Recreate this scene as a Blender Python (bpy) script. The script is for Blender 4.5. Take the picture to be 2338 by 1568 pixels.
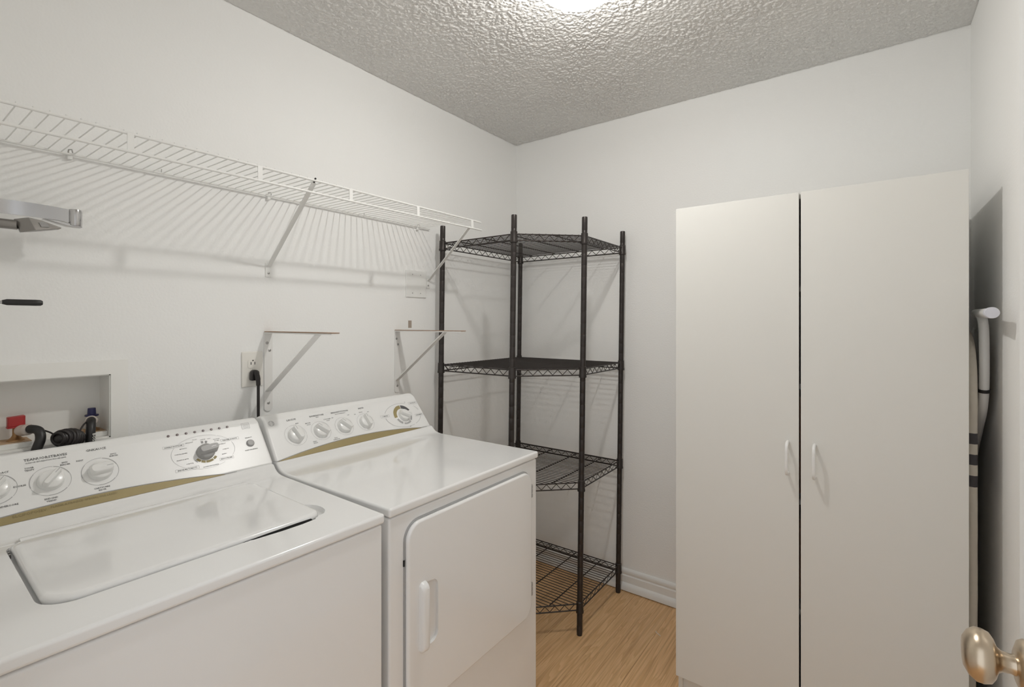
import bpy, bmesh, math, random
import numpy as np
from mathutils import Matrix, Vector

random.seed(7)
for o in list(bpy.data.objects):
    bpy.data.objects.remove(o, do_unlink=True)
SC = bpy.context.scene
COL = SC.collection
PI = math.pi

# ------------------------------------------------------------------ camera, world, exposure
CAM_LOC = (1.714, 0.0, 1.37)
cd = bpy.data.cameras.new('camera')
cd.sensor_width = 36.0
cd.sensor_fit = 'HORIZONTAL'
cd.lens = 1112.0 / 2338.0 * 36.0
cd.shift_y = -48.0 / 2338.0
cd.clip_start = 0.02
cam = bpy.data.objects.new('camera', cd)
cam.location = CAM_LOC
cam.rotation_euler = (PI / 2, 0, math.radians(36.4))
COL.objects.link(cam)
SC.camera = cam

world = bpy.data.worlds.new('world')
world.use_nodes = True
world.node_tree.nodes['Background'].inputs[0].default_value = (0.93, 0.96, 1.0, 1)
world.node_tree.nodes['Background'].inputs[1].default_value = 1.0
SC.world = world

SC.view_settings.view_transform = 'Standard'
SC.view_settings.look = 'None'
SC.view_settings.gamma = 1.0
SC.view_settings.use_curve_mapping = False
SC.view_settings.exposure = 0.15

SC.cycles.max_bounces = 8
SC.cycles.diffuse_bounces = 6
SC.cycles.glossy_bounces = 3
SC.cycles.transparent_max_bounces = 6
SC.cycles.use_adaptive_sampling = True
SC.cycles.adaptive_threshold = 0.03
SC.cycles.use_denoising = True
SC.cycles.use_light_tree = False

LAMP = (1.05, 1.22)           # centre of the ceiling lamp
LAMP_POWER = 14.5
DOWN_FILL_POWER = 5.6

# ------------------------------------------------------------------ helpers
def tag(o, label=None, cat=None, group=None, kind=None):
    if label: o['label'] = label
    if cat: o['category'] = cat
    if group: o['group'] = group
    if kind: o['kind'] = kind
    return o

def empty(name, label, cat, loc=(0, 0, 0), rz=0.0, group=None):
    o = bpy.data.objects.new(name, None)
    o.empty_display_size = 0.05
    o.location = loc
    o.rotation_euler = (0, 0, rz)
    COL.objects.link(o)
    return tag(o, label, cat, group)

class MB:
    def __init__(self):
        self.v = []; self.f = []
    def add(self, vs, fs):
        n = len(self.v)
        self.v += [tuple(p) for p in vs]
        self.f += [tuple(i + n for i in f) for f in fs]
        return self
    def box(self, x0, x1, y0, y1, z0, z1):
        v = [(x0, y0, z0), (x1, y0, z0), (x1, y1, z0), (x0, y1, z0),
             (x0, y0, z1), (x1, y0, z1), (x1, y1, z1), (x0, y1, z1)]
        return self.add(v, [(0, 3, 2, 1), (4, 5, 6, 7), (0, 1, 5, 4), (1, 2, 6, 5), (2, 3, 7, 6), (3, 0, 4, 7)])
    def prism(self, pts, axis, a, b):
        """polygon pts (2D) extruded along axis from a to b. axis 'y': pts=(x,z); 'x': (y,z); 'z': (x,y)"""
        def mk(p, t):
            return {'y': (p[0], t, p[1]), 'x': (t, p[0], p[1]), 'z': (p[0], p[1], t)}[axis]
        n = len(pts)
        v = [mk(p, a) for p in pts] + [mk(p, b) for p in pts]
        f = [tuple(range(n))[::-1], tuple(range(n, 2 * n))]
        f += [(i, (i + 1) % n, n + (i + 1) % n, n + i) for i in range(n)]
        return self.add(v, f)
    def tube(self, pts, r, seg=8, closed=False, cap=True):
        pts = [Vector(p) for p in pts]
        n = len(pts)
        rs = r if isinstance(r, (list, tuple)) else [r] * n
        vs = []; fs = []
        prev = None
        for i, p in enumerate(pts):
            if closed:
                t = pts[(i + 1) % n] - pts[i - 1]
            else:
                t = pts[min(i + 1, n - 1)] - pts[max(i - 1, 0)]
            t.normalize()
            if prev is None:
                a = Vector((0, 0, 1)) if abs(t.z) < 0.9 else Vector((1, 0, 0))
                u = t.cross(a).normalized()
            else:
                u = (prev - t * prev.dot(t)).normalized()
            prev = u
            w = t.cross(u)
            for k in range(seg):
                ang = 2 * PI * k / seg
                vs.append(p + (u * math.cos(ang) + w * math.sin(ang)) * rs[i])
        rings = n if closed else n - 1
        for i in range(rings):
            j = (i + 1) % n
            for k in range(seg):
                k2 = (k + 1) % seg
                fs.append((i * seg + k, i * seg + k2, j * seg + k2, j * seg + k))
        if cap and not closed:
            fs.append(tuple(range(seg))[::-1])
            fs.append(tuple((n - 1) * seg + k for k in range(seg)))
        return self.add(vs, fs)
    def lathe(self, prof, seg=24, origin=(0, 0, 0), axis='z', sx=1.0, sy=1.0):
        """prof: list of (r, h) along axis"""
        vs = []; fs = []
        idx = []
        for r, h in prof:
            if r < 1e-6:
                idx.append([len(vs)]); vs.append((0, 0, h))
            else:
                idx.append(list(range(len(vs), len(vs) + seg)))
                for k in range(seg):
                    a = 2 * PI * k / seg
                    vs.append((r * math.cos(a) * sx, r * math.sin(a) * sy, h))
        for A, B in zip(idx[:-1], idx[1:]):
            for k in range(seg):
                k2 = (k + 1) % seg
                if len(A) == 1 and len(B) == 1: continue
                if len(A) == 1: fs.append((A[0], B[k2], B[k]))
                elif len(B) == 1: fs.append((A[k], A[k2], B[0]))
                else: fs.append((A[k], A[k2], B[k2], B[k]))
        if len(idx[0]) > 1: fs.append(tuple(idx[0])[::-1])
        if len(idx[-1]) > 1: fs.append(tuple(idx[-1]))
        o = Vector(origin)
        def rot(p):
            x, y, z = p
            return {'z': (x, y, z), 'x': (z, x, y), '-x': (-z, x, -y), 'y': (y, z, x), '-y': (y, -z, -x)}[axis]
        return self.add([o + Vector(rot(p)) for p in vs], fs)
    def xf(self, M):
        self.v = [tuple(M @ Vector(p)) for p in self.v]
        return self
    def fn(self, f):
        self.v = [f(*p) for p in self.v]
        return self
    def mesh(self, name, smooth=35):
        me = bpy.data.meshes.new(name)
        me.from_pydata(self.v, [], self.f)
        bm = bmesh.new(); bm.from_mesh(me)
        bmesh.ops.recalc_face_normals(bm, faces=bm.faces)
        bm.to_mesh(me); bm.free()
        if smooth:
            for p in me.polygons: p.use_smooth = True
            me.set_sharp_from_angle(angle=math.radians(smooth))
        return me
    def build(self, name, mat, parent=None, smooth=35, bevel=0.0, seg=3, mw=None):
        me = self.mesh(name, None if bevel else smooth)
        return link(name, me, mat, parent, bevel, seg, mw)

def weighted(o):
    w_ = o.modifiers.new('weighted', 'WEIGHTED_NORMAL'); w_.mode = 'FACE_AREA'; w_.weight = 80; w_.keep_sharp = True
    return o

def link(name, me, mat, parent=None, bevel=0.0, seg=3, mw=None):
    o = bpy.data.objects.new(name, me)
    if mat and not me.materials: me.materials.append(mat)
    COL.objects.link(o)
    if parent is not None: o.parent = parent
    if mw is not None: o.matrix_basis = mw
    if bevel:
        for p in me.polygons: p.use_smooth = True
        b = o.modifiers.new('bevel', 'BEVEL')
        b.width = bevel; b.segments = seg; b.limit_method = 'ANGLE'; b.angle_limit = math.radians(25)
        b.harden_normals = True
    return o

def child(name, me, parent, mw=None):
    """another object sharing mesh data"""
    o = bpy.data.objects.new(name, me)
    COL.objects.link(o)
    o.parent = parent
    if mw is not None: o.matrix_basis = mw
    return o

def rrect(x0, x1, y0, y1, r, n=6):
    rs = r if isinstance(r, (list, tuple)) else [r] * 4     # order: (x1,y1),(x0,y1),(x0,y0),(x1,y0)
    out = []
    for (cx, cy, a0, rr) in ((x1, y1, 0, rs[0]), (x0, y1, PI / 2, rs[1]), (x0, y0, PI, rs[2]), (x1, y0, 1.5 * PI, rs[3])):
        sx = cx - rr if cx == x1 else cx + rr
        sy = cy - rr if cy == y1 else cy + rr
        for k in range(n + 1):
            a = a0 + PI / 2 * k / n
            out.append((sx + rr * math.cos(a), sy + rr * math.sin(a)))
    return out

def smooth_pts(P, n=6):
    P = [Vector(p) for p in P]
    out = []
    for i in range(len(P) - 1):
        p0 = P[max(i - 1, 0)]; p1 = P[i]; p2 = P[i + 1]; p3 = P[min(i + 2, len(P) - 1)]
        for k in range(n):
            t = k / n
            out.append(0.5 * ((2 * p1) + (p2 - p0) * t + (2 * p0 - 5 * p1 + 4 * p2 - p3) * t * t + (3 * p1 - p0 - 3 * p2 + p3) * t ** 3))
    out.append(P[-1])
    return out

def bake_boolean(base, cutters):
    """base, cutters: linked objects; returns evaluated mesh of base minus cutters, removes them all"""
    for c in cutters:
        m = base.modifiers.new('cut', 'BOOLEAN'); m.operation = 'DIFFERENCE'; m.object = c; m.solver = 'EXACT'
    dg = bpy.context.evaluated_depsgraph_get()
    dg.update()
    me = bpy.data.meshes.new_from_object(base.evaluated_get(dg))
    for c in cutters + [base]:
        bpy.data.objects.remove(c, do_unlink=True)
    for p in me.polygons: p.use_smooth = True
    me.set_sharp_from_angle(angle=math.radians(30))
    return me

# ------------------------------------------------------------------ materials
def mat(name, col, rough=0.5, metal=0.0, coat=0.0, spec=0.5, bump=None, var=None):
    m = bpy.data.materials.new(name)
    m.use_nodes = True
    nt = m.node_tree; N = nt.nodes; L = nt.links
    b = N['Principled BSDF']
    b.inputs['Base Color'].default_value = (*col, 1)
    b.inputs['Roughness'].default_value = rough
    b.inputs['Metallic'].default_value = metal
    b.inputs['Specular IOR Level'].default_value = spec
    if coat:
        b.inputs['Coat Weight'].default_value = coat
        b.inputs['Coat Roughness'].default_value = 0.06
    tc = N.new('ShaderNodeTexCoord')
    if var:                                       # (scale, amount) mottled colour
        n = N.new('ShaderNodeTexNoise'); n.inputs['Scale'].default_value = var[0]; n.inputs['Detail'].default_value = 1
        L.new(tc.outputs['Object'], n.inputs['Vector'])
        mx = N.new('ShaderNodeMix'); mx.data_type = 'RGBA'
        mx.inputs['A'].default_value = (*[c * (1 - var[1]) for c in col], 1)
        mx.inputs['B'].default_value = (*[min(1, c * (1 + var[1])) for c in col], 1)
        L.new(n.outputs['Fac'], mx.inputs['Factor']); L.new(mx.outputs['Result'], b.inputs['Base Color'])
    if bump:                                      # (scale, strength, distance)
        n2 = N.new('ShaderNodeTexNoise'); n2.inputs['Scale'].default_value = bump[0]; n2.inputs['Detail'].default_value = 1
        L.new(tc.outputs['Object'], n2.inputs['Vector'])
        bp = N.new('ShaderNodeBump'); bp.inputs['Strength'].default_value = bump[1]; bp.inputs['Distance'].default_value = bump[2]
        L.new(n2.outputs['Fac'], bp.inputs['Height']); L.new(bp.outputs['Normal'], b.inputs['Normal'])
    return m

M = {}
M['wall'] = mat('wall_paint', (0.885, 0.885, 0.872), 0.65, spec=0.25, bump=(140, 0.25, 0.002), var=(1.5, 0.012))
M['ceil'] = mat('ceiling_texture', (0.74, 0.735, 0.72), 0.8, spec=0.2, bump=(260, 0.55, 0.003))
M['trim'] = mat('trim_paint', (0.83, 0.83, 0.81), 0.35, spec=0.5, var=(3, 0.01))
M['door'] = mat('door_paint', (0.82, 0.83, 0.83), 0.35, var=(3, 0.01))
M['enamel'] = mat('white_enamel', (0.84, 0.84, 0.835), 0.14, coat=0.6, var=(2, 0.008))
M['plastic'] = mat('white_plastic', (0.83, 0.83, 0.82), 0.3, var=(5, 0.01))
M['knob'] = mat('knob_plastic', (0.80, 0.80, 0.785), 0.25, coat=0.2, var=(20, 0.01))
M['greyknob'] = mat('grey_plastic', (0.38, 0.375, 0.37), 0.42, var=(20, 0.02))
M['gold'] = mat('gold_strip', (0.33, 0.265, 0.125), 0.5, metal=0.15, var=(9, 0.05))
M['goldink'] = mat('gold_strip_print', (0.22, 0.17, 0.07), 0.5, var=(40, 0.05))
M['ink'] = mat('grey_print', (0.12, 0.12, 0.12), 0.6, var=(40, 0.05))
M['ink2'] = mat('pale_grey_print', (0.36, 0.36, 0.36), 0.55, var=(40, 0.05))
M['ink3'] = mat('olive_print', (0.34, 0.28, 0.13), 0.55, var=(40, 0.05))
M['darkseg'] = mat('dark_print', (0.10, 0.10, 0.105), 0.5, var=(40, 0.1))
M['led'] = mat('indicator_lens', (0.14, 0.10, 0.10), 0.3, var=(40, 0.05))
M['gap'] = mat('dark_gap_and_shade', (0.02, 0.02, 0.02), 0.8, var=(40, 0.05))  # joints, slots and the painted shade strip on the washer lid
M['cabinet'] = mat('cabinet_melamine', (0.735, 0.73, 0.698), 0.42, spec=0.4, bump=(500, 0.06, 0.0005), var=(2, 0.01))
M['wirewhite'] = mat('white_vinyl_wire', (0.82, 0.82, 0.80), 0.3, var=(8, 0.01))
M['bracket'] = mat('white_bracket_steel', (0.80, 0.79, 0.77), 0.35, var=(8, 0.015))
M['tan'] = mat('bare_brown_edge', (0.36, 0.24, 0.17), 0.7, var=(60, 0.2))
M['rack'] = mat('rack_black_bronze', (0.050, 0.043, 0.040), 0.38, metal=0.55, var=(30, 0.12))
M['chrome'] = mat('chrome', (0.55, 0.545, 0.55), 0.16, metal=1.0, var=(10, 0.02))
M['satin'] = mat('satin_grey_metal', (0.30, 0.285, 0.27), 0.3, metal=0.85, var=(10, 0.03))
M['steel'] = mat('screw_steel', (0.45, 0.44, 0.43), 0.35, metal=0.9, var=(30, 0.05))
M['brushed'] = mat('brushed_nickel_brass', (0.62, 0.52, 0.40), 0.28, metal=1.0, var=(14, 0.06))
M['black'] = mat('black_rubber', (0.018, 0.017, 0.017), 0.42, var=(30, 0.1))
M['cord'] = mat('black_cord', (0.022, 0.018, 0.018), 0.4, var=(30, 0.1))
M['brass'] = mat('aged_brass', (0.42, 0.25, 0.12), 0.45, metal=0.8, var=(60, 0.15))
M['red'] = mat('red_plastic', (0.42, 0.035, 0.035), 0.4, var=(30, 0.06))
M['blue'] = mat('navy_plastic', (0.022, 0.022, 0.10), 0.4, var=(30, 0.06))
M['clear'] = mat('milky_collar', (0.62, 0.55, 0.50), 0.25, var=(60, 0.12))
M['boxpl'] = mat('utility_box_plastic', (0.875, 0.87, 0.84), 0.4, var=(6, 0.01))
M['wood'] = mat('bare_wood_ledge', (0.52, 0.36, 0.22), 0.65, var=(40, 0.12))
M['ivory'] = mat('outlet_plate', (0.82, 0.80, 0.75), 0.35, var=(10, 0.01))
M['whitetube'] = mat('white_tube', (0.80, 0.80, 0.79), 0.3, var=(10, 0.01))
M['cap'] = mat('pale_lilac_cap', (0.66, 0.67, 0.74), 0.45, var=(10, 0.01))
M['orange'] = mat('orange_carton', (0.62, 0.20, 0.05), 0.6, var=(20, 0.1))
M['lint'] = mat('white_lint', (0.85, 0.84, 0.80), 0.8, var=(50, 0.02))
M['patch'] = mat('bare_drywall', (0.42, 0.35, 0.29), 0.85, var=(90, 0.15))
M['logo'] = mat('emblem_grey', (0.42, 0.42, 0.42), 0.4, var=(40, 0.05))

def floor_material():
    m = bpy.data.materials.new('oak_laminate'); m.use_nodes = True
    nt = m.node_tree; N = nt.nodes; L = nt.links; b = N['Principled BSDF']
    tc = N.new('ShaderNodeTexCoord'); oi = N.new('ShaderNodeObjectInfo')
    add = N.new('ShaderNodeVectorMath'); add.operation = 'ADD'
    sc = N.new('ShaderNodeVectorMath'); sc.operation = 'SCALE'; sc.inputs['Scale'].default_value = 37.0
    cx = N.new('ShaderNodeCombineXYZ')
    for i in ('X', 'Y', 'Z'): L.new(oi.outputs['Random'], cx.inputs[i])
    L.new(cx.outputs[0], sc.inputs[0]); L.new(tc.outputs['Object'], add.inputs[0]); L.new(sc.outputs[0], add.inputs[1])
    mp = N.new('ShaderNodeMapping'); mp.inputs['Scale'].default_value = (14, 1.1, 1)
    L.new(add.outputs[0], mp.inputs['Vector'])
    big = N.new('ShaderNodeTexNoise'); big.inputs['Scale'].default_value = 1.0; big.inputs['Detail'].default_value = 3; big.inputs['Distortion'].default_value = 0.6
    L.new(mp.outputs[0], big.inputs['Vector'])
    # cathedral growth rings: contour lines of the stretched noise
    mul = N.new('ShaderNodeMath'); mul.operation = 'MULTIPLY'; mul.inputs[1].default_value = 17.0
    L.new(big.outputs['Fac'], mul.inputs[0])
    fr = N.new('ShaderNodeMath'); fr.operation = 'FRACT'; L.new(mul.outputs[0], fr.inputs[0])
    ramp = N.new('ShaderNodeValToRGB')
    ramp.color_ramp.elements[0].position = 0.0; ramp.color_ramp.elements[0].color = (1, 1, 1, 1)
    ramp.color_ramp.elements[1].position = 0.9; ramp.color_ramp.elements[1].color = (0, 0, 0, 1)
    e = ramp.color_ramp.elements.new(1.0); e.color = (0.9, 0.9, 0.9, 1)
    L.new(fr.outputs[0], ramp.inputs[0])
    mp2 = N.new('ShaderNodeMapping'); mp2.inputs['Scale'].default_value = (150, 3.0, 1); L.new(add.outputs[0], mp2.inputs['Vector'])
    fine = N.new('ShaderNodeTexNoise'); fine.inputs['Scale'].default_value = 1.0; fine.inputs['Detail'].default_value = 4
    L.new(mp2.outputs[0], fine.inputs['Vector'])
    c1 = N.new('ShaderNodeMix'); c1.data_type = 'RGBA'
    c1.inputs['A'].default_value = (0.50, 0.285, 0.125, 1); c1.inputs['B'].default_value = (0.72, 0.455, 0.225, 1)
    L.new(big.outputs['Fac'], c1.inputs['Factor'])
    c2 = N.new('ShaderNodeMix'); c2.data_type = 'RGBA'; c2.inputs['B'].default_value = (0.82, 0.56, 0.31, 1)
    lm = N.new('ShaderNodeMath'); lm.operation = 'MULTIPLY'; lm.inputs[1].default_value = 0.55
    L.new(ramp.outputs[0], lm.inputs[0]); L.new(lm.outputs[0], c2.inputs['Factor']); L.new(c1.outputs['Result'], c2.inputs['A'])
    c3 = N.new('ShaderNodeMix'); c3.data_type = 'RGBA'; c3.inputs['B'].default_value = (0.36, 0.19, 0.082, 1)
    fm = N.new('ShaderNodeMapRange'); fm.inputs['From Min'].default_value = 0.47; fm.inputs['From Max'].default_value = 0.70; fm.inputs['To Max'].default_value = 0.55
    L.new(fine.outputs['Fac'], fm.inputs[0]); L.new(fm.outputs[0], c3.inputs['Factor']); L.new(c2.outputs['Result'], c3.inputs['A'])
    hsv = N.new('ShaderNodeHueSaturation')
    vr = N.new('ShaderNodeMapRange'); vr.inputs['To Min'].default_value = 0.98; vr.inputs['To Max'].default_value = 1.18
    L.new(oi.outputs['Random'], vr.inputs[0]); L.new(vr.outputs[0], hsv.inputs['Value'])
    L.new(c3.outputs['Result'], hsv.inputs['Color']); L.new(hsv.outputs[0], b.inputs['Base Color'])
    b.inputs['Roughness'].default_value = 0.42
    bp = N.new('ShaderNodeBump'); bp.inputs['Strength'].default_value = 0.15; bp.inputs['Distance'].default_value = 0.001
    L.new(fine.outputs['Fac'], bp.inputs['Height']); L.new(bp.outputs[0], b.inputs['Normal'])
    return m
M['floor'] = floor_material()

def cover_material():
    m = mat('ironing_cover', (0.62, 0.575, 0.50), 0.85, spec=0.1, bump=(60, 0.5, 0.006))
    nt = m.node_tree; N = nt.nodes; L = nt.links; b = N['Principled BSDF']
    tc = N.new('ShaderNodeTexCoord'); sp = N.new('ShaderNodeSeparateXYZ'); L.new(tc.outputs['Object'], sp.inputs[0])
    tot = None
    for z0, z1 in ((1.029, 1.059), (0.971, 1.000), (0.908, 0.941)):       # three woven dark bands
        a = N.new('ShaderNodeMath'); a.operation = 'GREATER_THAN'; a.inputs[1].default_value = z0; L.new(sp.outputs['Z'], a.inputs[0])
        c = N.new('ShaderNodeMath'); c.operation = 'LESS_THAN'; c.inputs[1].default_value = z1; L.new(sp.outputs['Z'], c.inputs[0])
        d = N.new('ShaderNodeMath'); d.operation = 'MULTIPLY'; L.new(a.outputs[0], d.inputs[0]); L.new(c.outputs[0], d.inputs[1])
        if tot is None: tot = d
        else:
            s = N.new('ShaderNodeMath'); s.operation = 'ADD'; L.new(tot.outputs[0], s.inputs[0]); L.new(d.outputs[0], s.inputs[1]); tot = s
    mx = N.new('ShaderNodeMix'); mx.data_type = 'RGBA'
    mx.inputs['A'].default_value = (0.62, 0.575, 0.50, 1); mx.inputs['B'].default_value = (0.085, 0.08, 0.085, 1)
    L.new(tot.outputs[0], mx.inputs['Factor']); L.new(mx.outputs['Result'], b.inputs['Base Color'])
    return m
M['cover'] = cover_material()

def dome_material():
    m = bpy.data.materials.new('lit_glass_dome'); m.use_nodes = True
    nt = m.node_tree; N = nt.nodes; L = nt.links
    N.remove(N['Principled BSDF'])
    tr = N.new('ShaderNodeBsdfTransparent'); em = N.new('ShaderNodeEmission')
    em.inputs[0].default_value = (1, 0.98, 0.93, 1); em.inputs[1].default_value = 5.0
    mx = N.new('ShaderNodeMixShader')
    mx.inputs[0].default_value = 0.40; L.new(tr.outputs[0], mx.inputs[1]); L.new(em.outputs[0], mx.inputs[2])
    L.new(mx.outputs[0], N['Material Output'].inputs[0])
    return m
M['dome'] = dome_material()

# ------------------------------------------------------------------ room shell
RX, RY, RZ = 2.0, 2.365, 2.43        # right wall, far wall, ceiling
FY = 0.03                            # inner face of the wall the camera looks in through (doorway)

# floor: sub-base with separate planks
base = MB().box(-0.1, RX + 0.1, -1.2, RY + 0.1, -0.06, -0.009).build('floor', M['gap'], smooth=None)
tag(base, 'warm oak laminate floor of long planks', 'floor', kind='structure')
PW, PL = 0.19, 1.28
me_plank = MB().box(-PW / 2 + 0.0004, PW / 2 - 0.0004, -PL / 2 + 0.0004, PL / 2 - 0.0004, -0.009, 0.0).mesh('plank', None)
me_plank.materials.append(M['floor'])
for i in range(11):
    x = 0.02 + PW * i + PW / 2 - 0.02
    y0 = -1.2 - (0.60, 0.15, 0.90, 0.06, 0.23, 0.13, 0.70, 0.35, 1.0, 0.2, 0.8)[i]
    k = 0
    while y0 + k * PL < RY + 0.02:
        a = max(y0 + k * PL, -1.2); b_ = min(y0 + (k + 1) * PL, RY + 0.0)
        if b_ - a > 0.02:
            w1 = min(x + PW / 2, RX) - (x - PW / 2)
            if abs(b_ - a - PL) < 1e-6 and w1 > PW - 1e-6:
                o = child('plank', me_plank, base, Matrix.Translation((x, (a + b_) / 2, 0)))
            else:
                cy = (a + b_) / 2
                me = MB().box(-PW / 2 + 0.0004, w1 - PW / 2 - 0.0004, a - cy + 0.0004, b_ - cy - 0.0004, -0.009, 0.0).mesh('plank', None)
                me.materials.append(M['floor'])
                o = child('plank', me, base, Matrix.Translation((x, cy, 0)))
        k += 1

# ceiling with knocked-down texture as real relief
def value_noise(X, Y, seed, n=64):
    rng = np.random.RandomState(seed)
    T = rng.rand(n, n)
    xi = np.floor(X).astype(int); yi = np.floor(Y).astype(int)
    fx = X - xi; fy = Y - yi
    fx = fx * fx * (3 - 2 * fx); fy = fy * fy * (3 - 2 * fy)
    a = T[xi % n, yi % n]; b = T[(xi + 1) % n, yi % n]; c = T[xi % n, (yi + 1) % n]; d = T[(xi + 1) % n, (yi + 1) % n]
    return (a * (1 - fx) + b * fx) * (1 - fy) + (c * (1 - fx) + d * fx) * fy

def make_ceiling():
    st = 0.0028
    nx = int(RX / st) + 1; ny = int((RY - FY) / st) + 1
    xs = np.linspace(0, RX, nx); ys = np.linspace(FY, RY, ny)
    X, Y = np.meshgrid(xs, ys, indexing='ij')
    wx = value_noise(X * 50, Y * 50, 5, 111) * 0.008; wy = value_noise(X * 50, Y * 50, 6, 111) * 0.008
    Xw = X + wx; Yw = Y + wy
    h1 = value_noise(Xw * 175 + 3, Yw * 175 + 9, 1, 431)
    h2 = value_noise(Xw * 110, Yw * 110, 2, 281)
    h3 = value_noise(X * 270, Y * 270, 3, 659)
    h = np.clip((0.52 * h1 + 0.33 * h2 + 0.25 * h3 - 0.45) / 0.25, 0, 1)
    h = h * h * (3 - 2 * h)
    amp = 0.0034 * (0.6 + 0.8 * value_noise(X * 6, Y * 6, 8))
    Z = RZ - h * amp
    edge = np.minimum.reduce([X, RX - X, Y - FY, RY - Y]); Z = np.where(edge < 0.004, RZ + 0.001, Z)
    v = np.stack([X, Y, Z], -1).reshape(-1, 3)
    idx = np.arange(nx * ny).reshape(nx, ny)
    q = np.stack([idx[:-1, :-1], idx[:-1, 1:], idx[1:, 1:], idx[1:, :-1]], -1).reshape(-1, 4)
    me = bpy.data.meshes.new('ceiling')
    me.vertices.add(len(v)); me.vertices.foreach_set('co', v.astype(np.float32).ravel())
    me.loops.add(q.size); me.loops.foreach_set('vertex_index', q.astype(np.int32).ravel())
    me.polygons.add(len(q)); me.polygons.foreach_set('loop_start', np.arange(0, q.size, 4, dtype=np.int32))
    me.polygons.foreach_set('use_smooth', np.ones(len(q), dtype=bool))
    me.update(calc_edges=True); me.validate()
    return link('ceiling', me, M['ceil'])
tag(make_ceiling(), 'white ceiling with coarse knockdown plaster texture', 'ceiling', kind='structure')
slab = MB().box(-0.1, RX + 0.1, -0.10, RY + 0.1, RZ + 0.004, RZ + 0.1).build('trim_roof_slab', M['wall'], smooth=None)
slab.name = 'trim_2'
tag(slab, 'plaster slab above the textured ceiling', 'slab', kind='structure')

# left wall with the rectangular hole for the utility box
BY0, BY1, BZ0, BZ1, BD = 0.115, 0.432, 1.048, 1.228, 0.09
w = MB()
w.box(-0.12, 0, -0.10, BY0, 0, RZ + 0.003); w.box(-0.12, 0, BY1, RY + 0.1, 0, RZ + 0.003)
w.box(-0.12, 0, BY0, BY1, 0, BZ0); w.box(-0.12, 0, BY0, BY1, BZ1, RZ + 0.003)
wl = w.build('wall_left', M['wall'], smooth=None)
tag(wl, 'off-white painted wall behind the washer and dryer', 'wall', kind='structure')
MB().box(0.0, 0.0008, 1.520, 1.540, 1.345, 1.379).build('bare_patch', M['patch'], wl, smooth=None)
tag(MB().box(0, RX + 0.1, RY, RY + 0.1, 0, RZ + 0.003).build('wall_back', M['wall'], smooth=None),
    'off-white painted far wall behind the corner rack and cabinet', 'wall', kind='structure')
tag(MB().box(RX, RX + 0.1, -0.10, RY, 0, RZ + 0.003).build('wall_right', M['wall'], smooth=None),
    'off-white painted wall at the right behind the cabinet', 'wall', kind='structure')
DX0, DX1, DH = 0.985, 1.905, 2.05
w = MB(); w.box(0, DX0, FY - 0.12, FY, 0, RZ + 0.003); w.box(DX1, RX, FY - 0.12, FY, 0, RZ + 0.003)
w.box(DX0, DX1, FY - 0.12, FY, DH, RZ + 0.003)
tag(w.build('wall_front', M['wall'], smooth=None), 'off-white wall with the doorway one looks in through', 'wall', kind='structure')
c = MB()
c.box(DX0 - 0.06, DX0, FY, FY + 0.012, 0, DH + 0.06); c.box(DX0, DX1, FY, FY + 0.012, DH, DH + 0.06)
tag(c.build('trim_1', M['trim'], bevel=0.003), 'white casing round the doorway', 'door casing', kind='structure')

# baseboards
def baseboard(name, axis, a, b, conv, label):
    prof = [(0, 0.004), (0.026, 0.004), (0.0265, 0.012), (0.025, 0.024), (0.021, 0.034), (0.0145, 0.040), (0.0135, 0.041), (0.0135, 0.074),
            (0.0105, 0.0765), (0.0095, 0.081), (0.0115, 0.0845), (0.0115, 0.096), (0.009, 0.103), (0.004, 0.108), (0, 0.108)]
    m_ = MB().prism([conv(p) for p in prof], axis, a, b)
    tag(m_.build(name, M['trim'], smooth=30), label, 'baseboard', kind='structure')
baseboard('baseboard_back', 'x', 0.0, RX, lambda p: (RY - p[0], p[1]), 'white moulded baseboard along the far wall')
baseboard('baseboard_left', 'y', FY, RY - 0.03, lambda p: (p[0], p[1]), 'white moulded baseboard behind the appliances')
baseboard('baseboard_right', 'y', FY, RY - 0.03, lambda p: (RX - p[0], p[1]), 'white moulded baseboard along the right wall')

# open door with knob at the right edge of the picture
dr = MB().box(1.873, 1.908, FY + 0.015, 0.923, 0.012, 2.04).build('door_1', M['door'], bevel=0.002)
tag(dr, 'white door standing open against the right wall', 'door', kind='structure')
kb = MB()
prof = [(0.0, 0.0), (0.018, 0.001), (0.027, 0.006), (0.0322, 0.013), (0.0325, 0.020), (0.030, 0.027), (0.024, 0.031), (0.0155, 0.034),
        (0.0125, 0.038), (0.0115, 0.046), (0.0125, 0.050), (0.017, 0.052), (0.0185, 0.056), (0.0185, 0.064)]
kb.lathe(prof, 40, (1.873 - 0.062, 0.877, 0.935), 'x')
kb = kb.build('knob', M['brushed'], dr, smooth=50)
kb['label'] = 'brushed nickel door knob'
MB().lathe([(0.033, 0.0), (0.033, 0.003), (0.030, 0.008), (0.022, 0.011), (0.019, 0.012)], 40, (1.873, 0.877, 0.935), '-x').build('rose', M['brushed'], dr, smooth=40)

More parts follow.
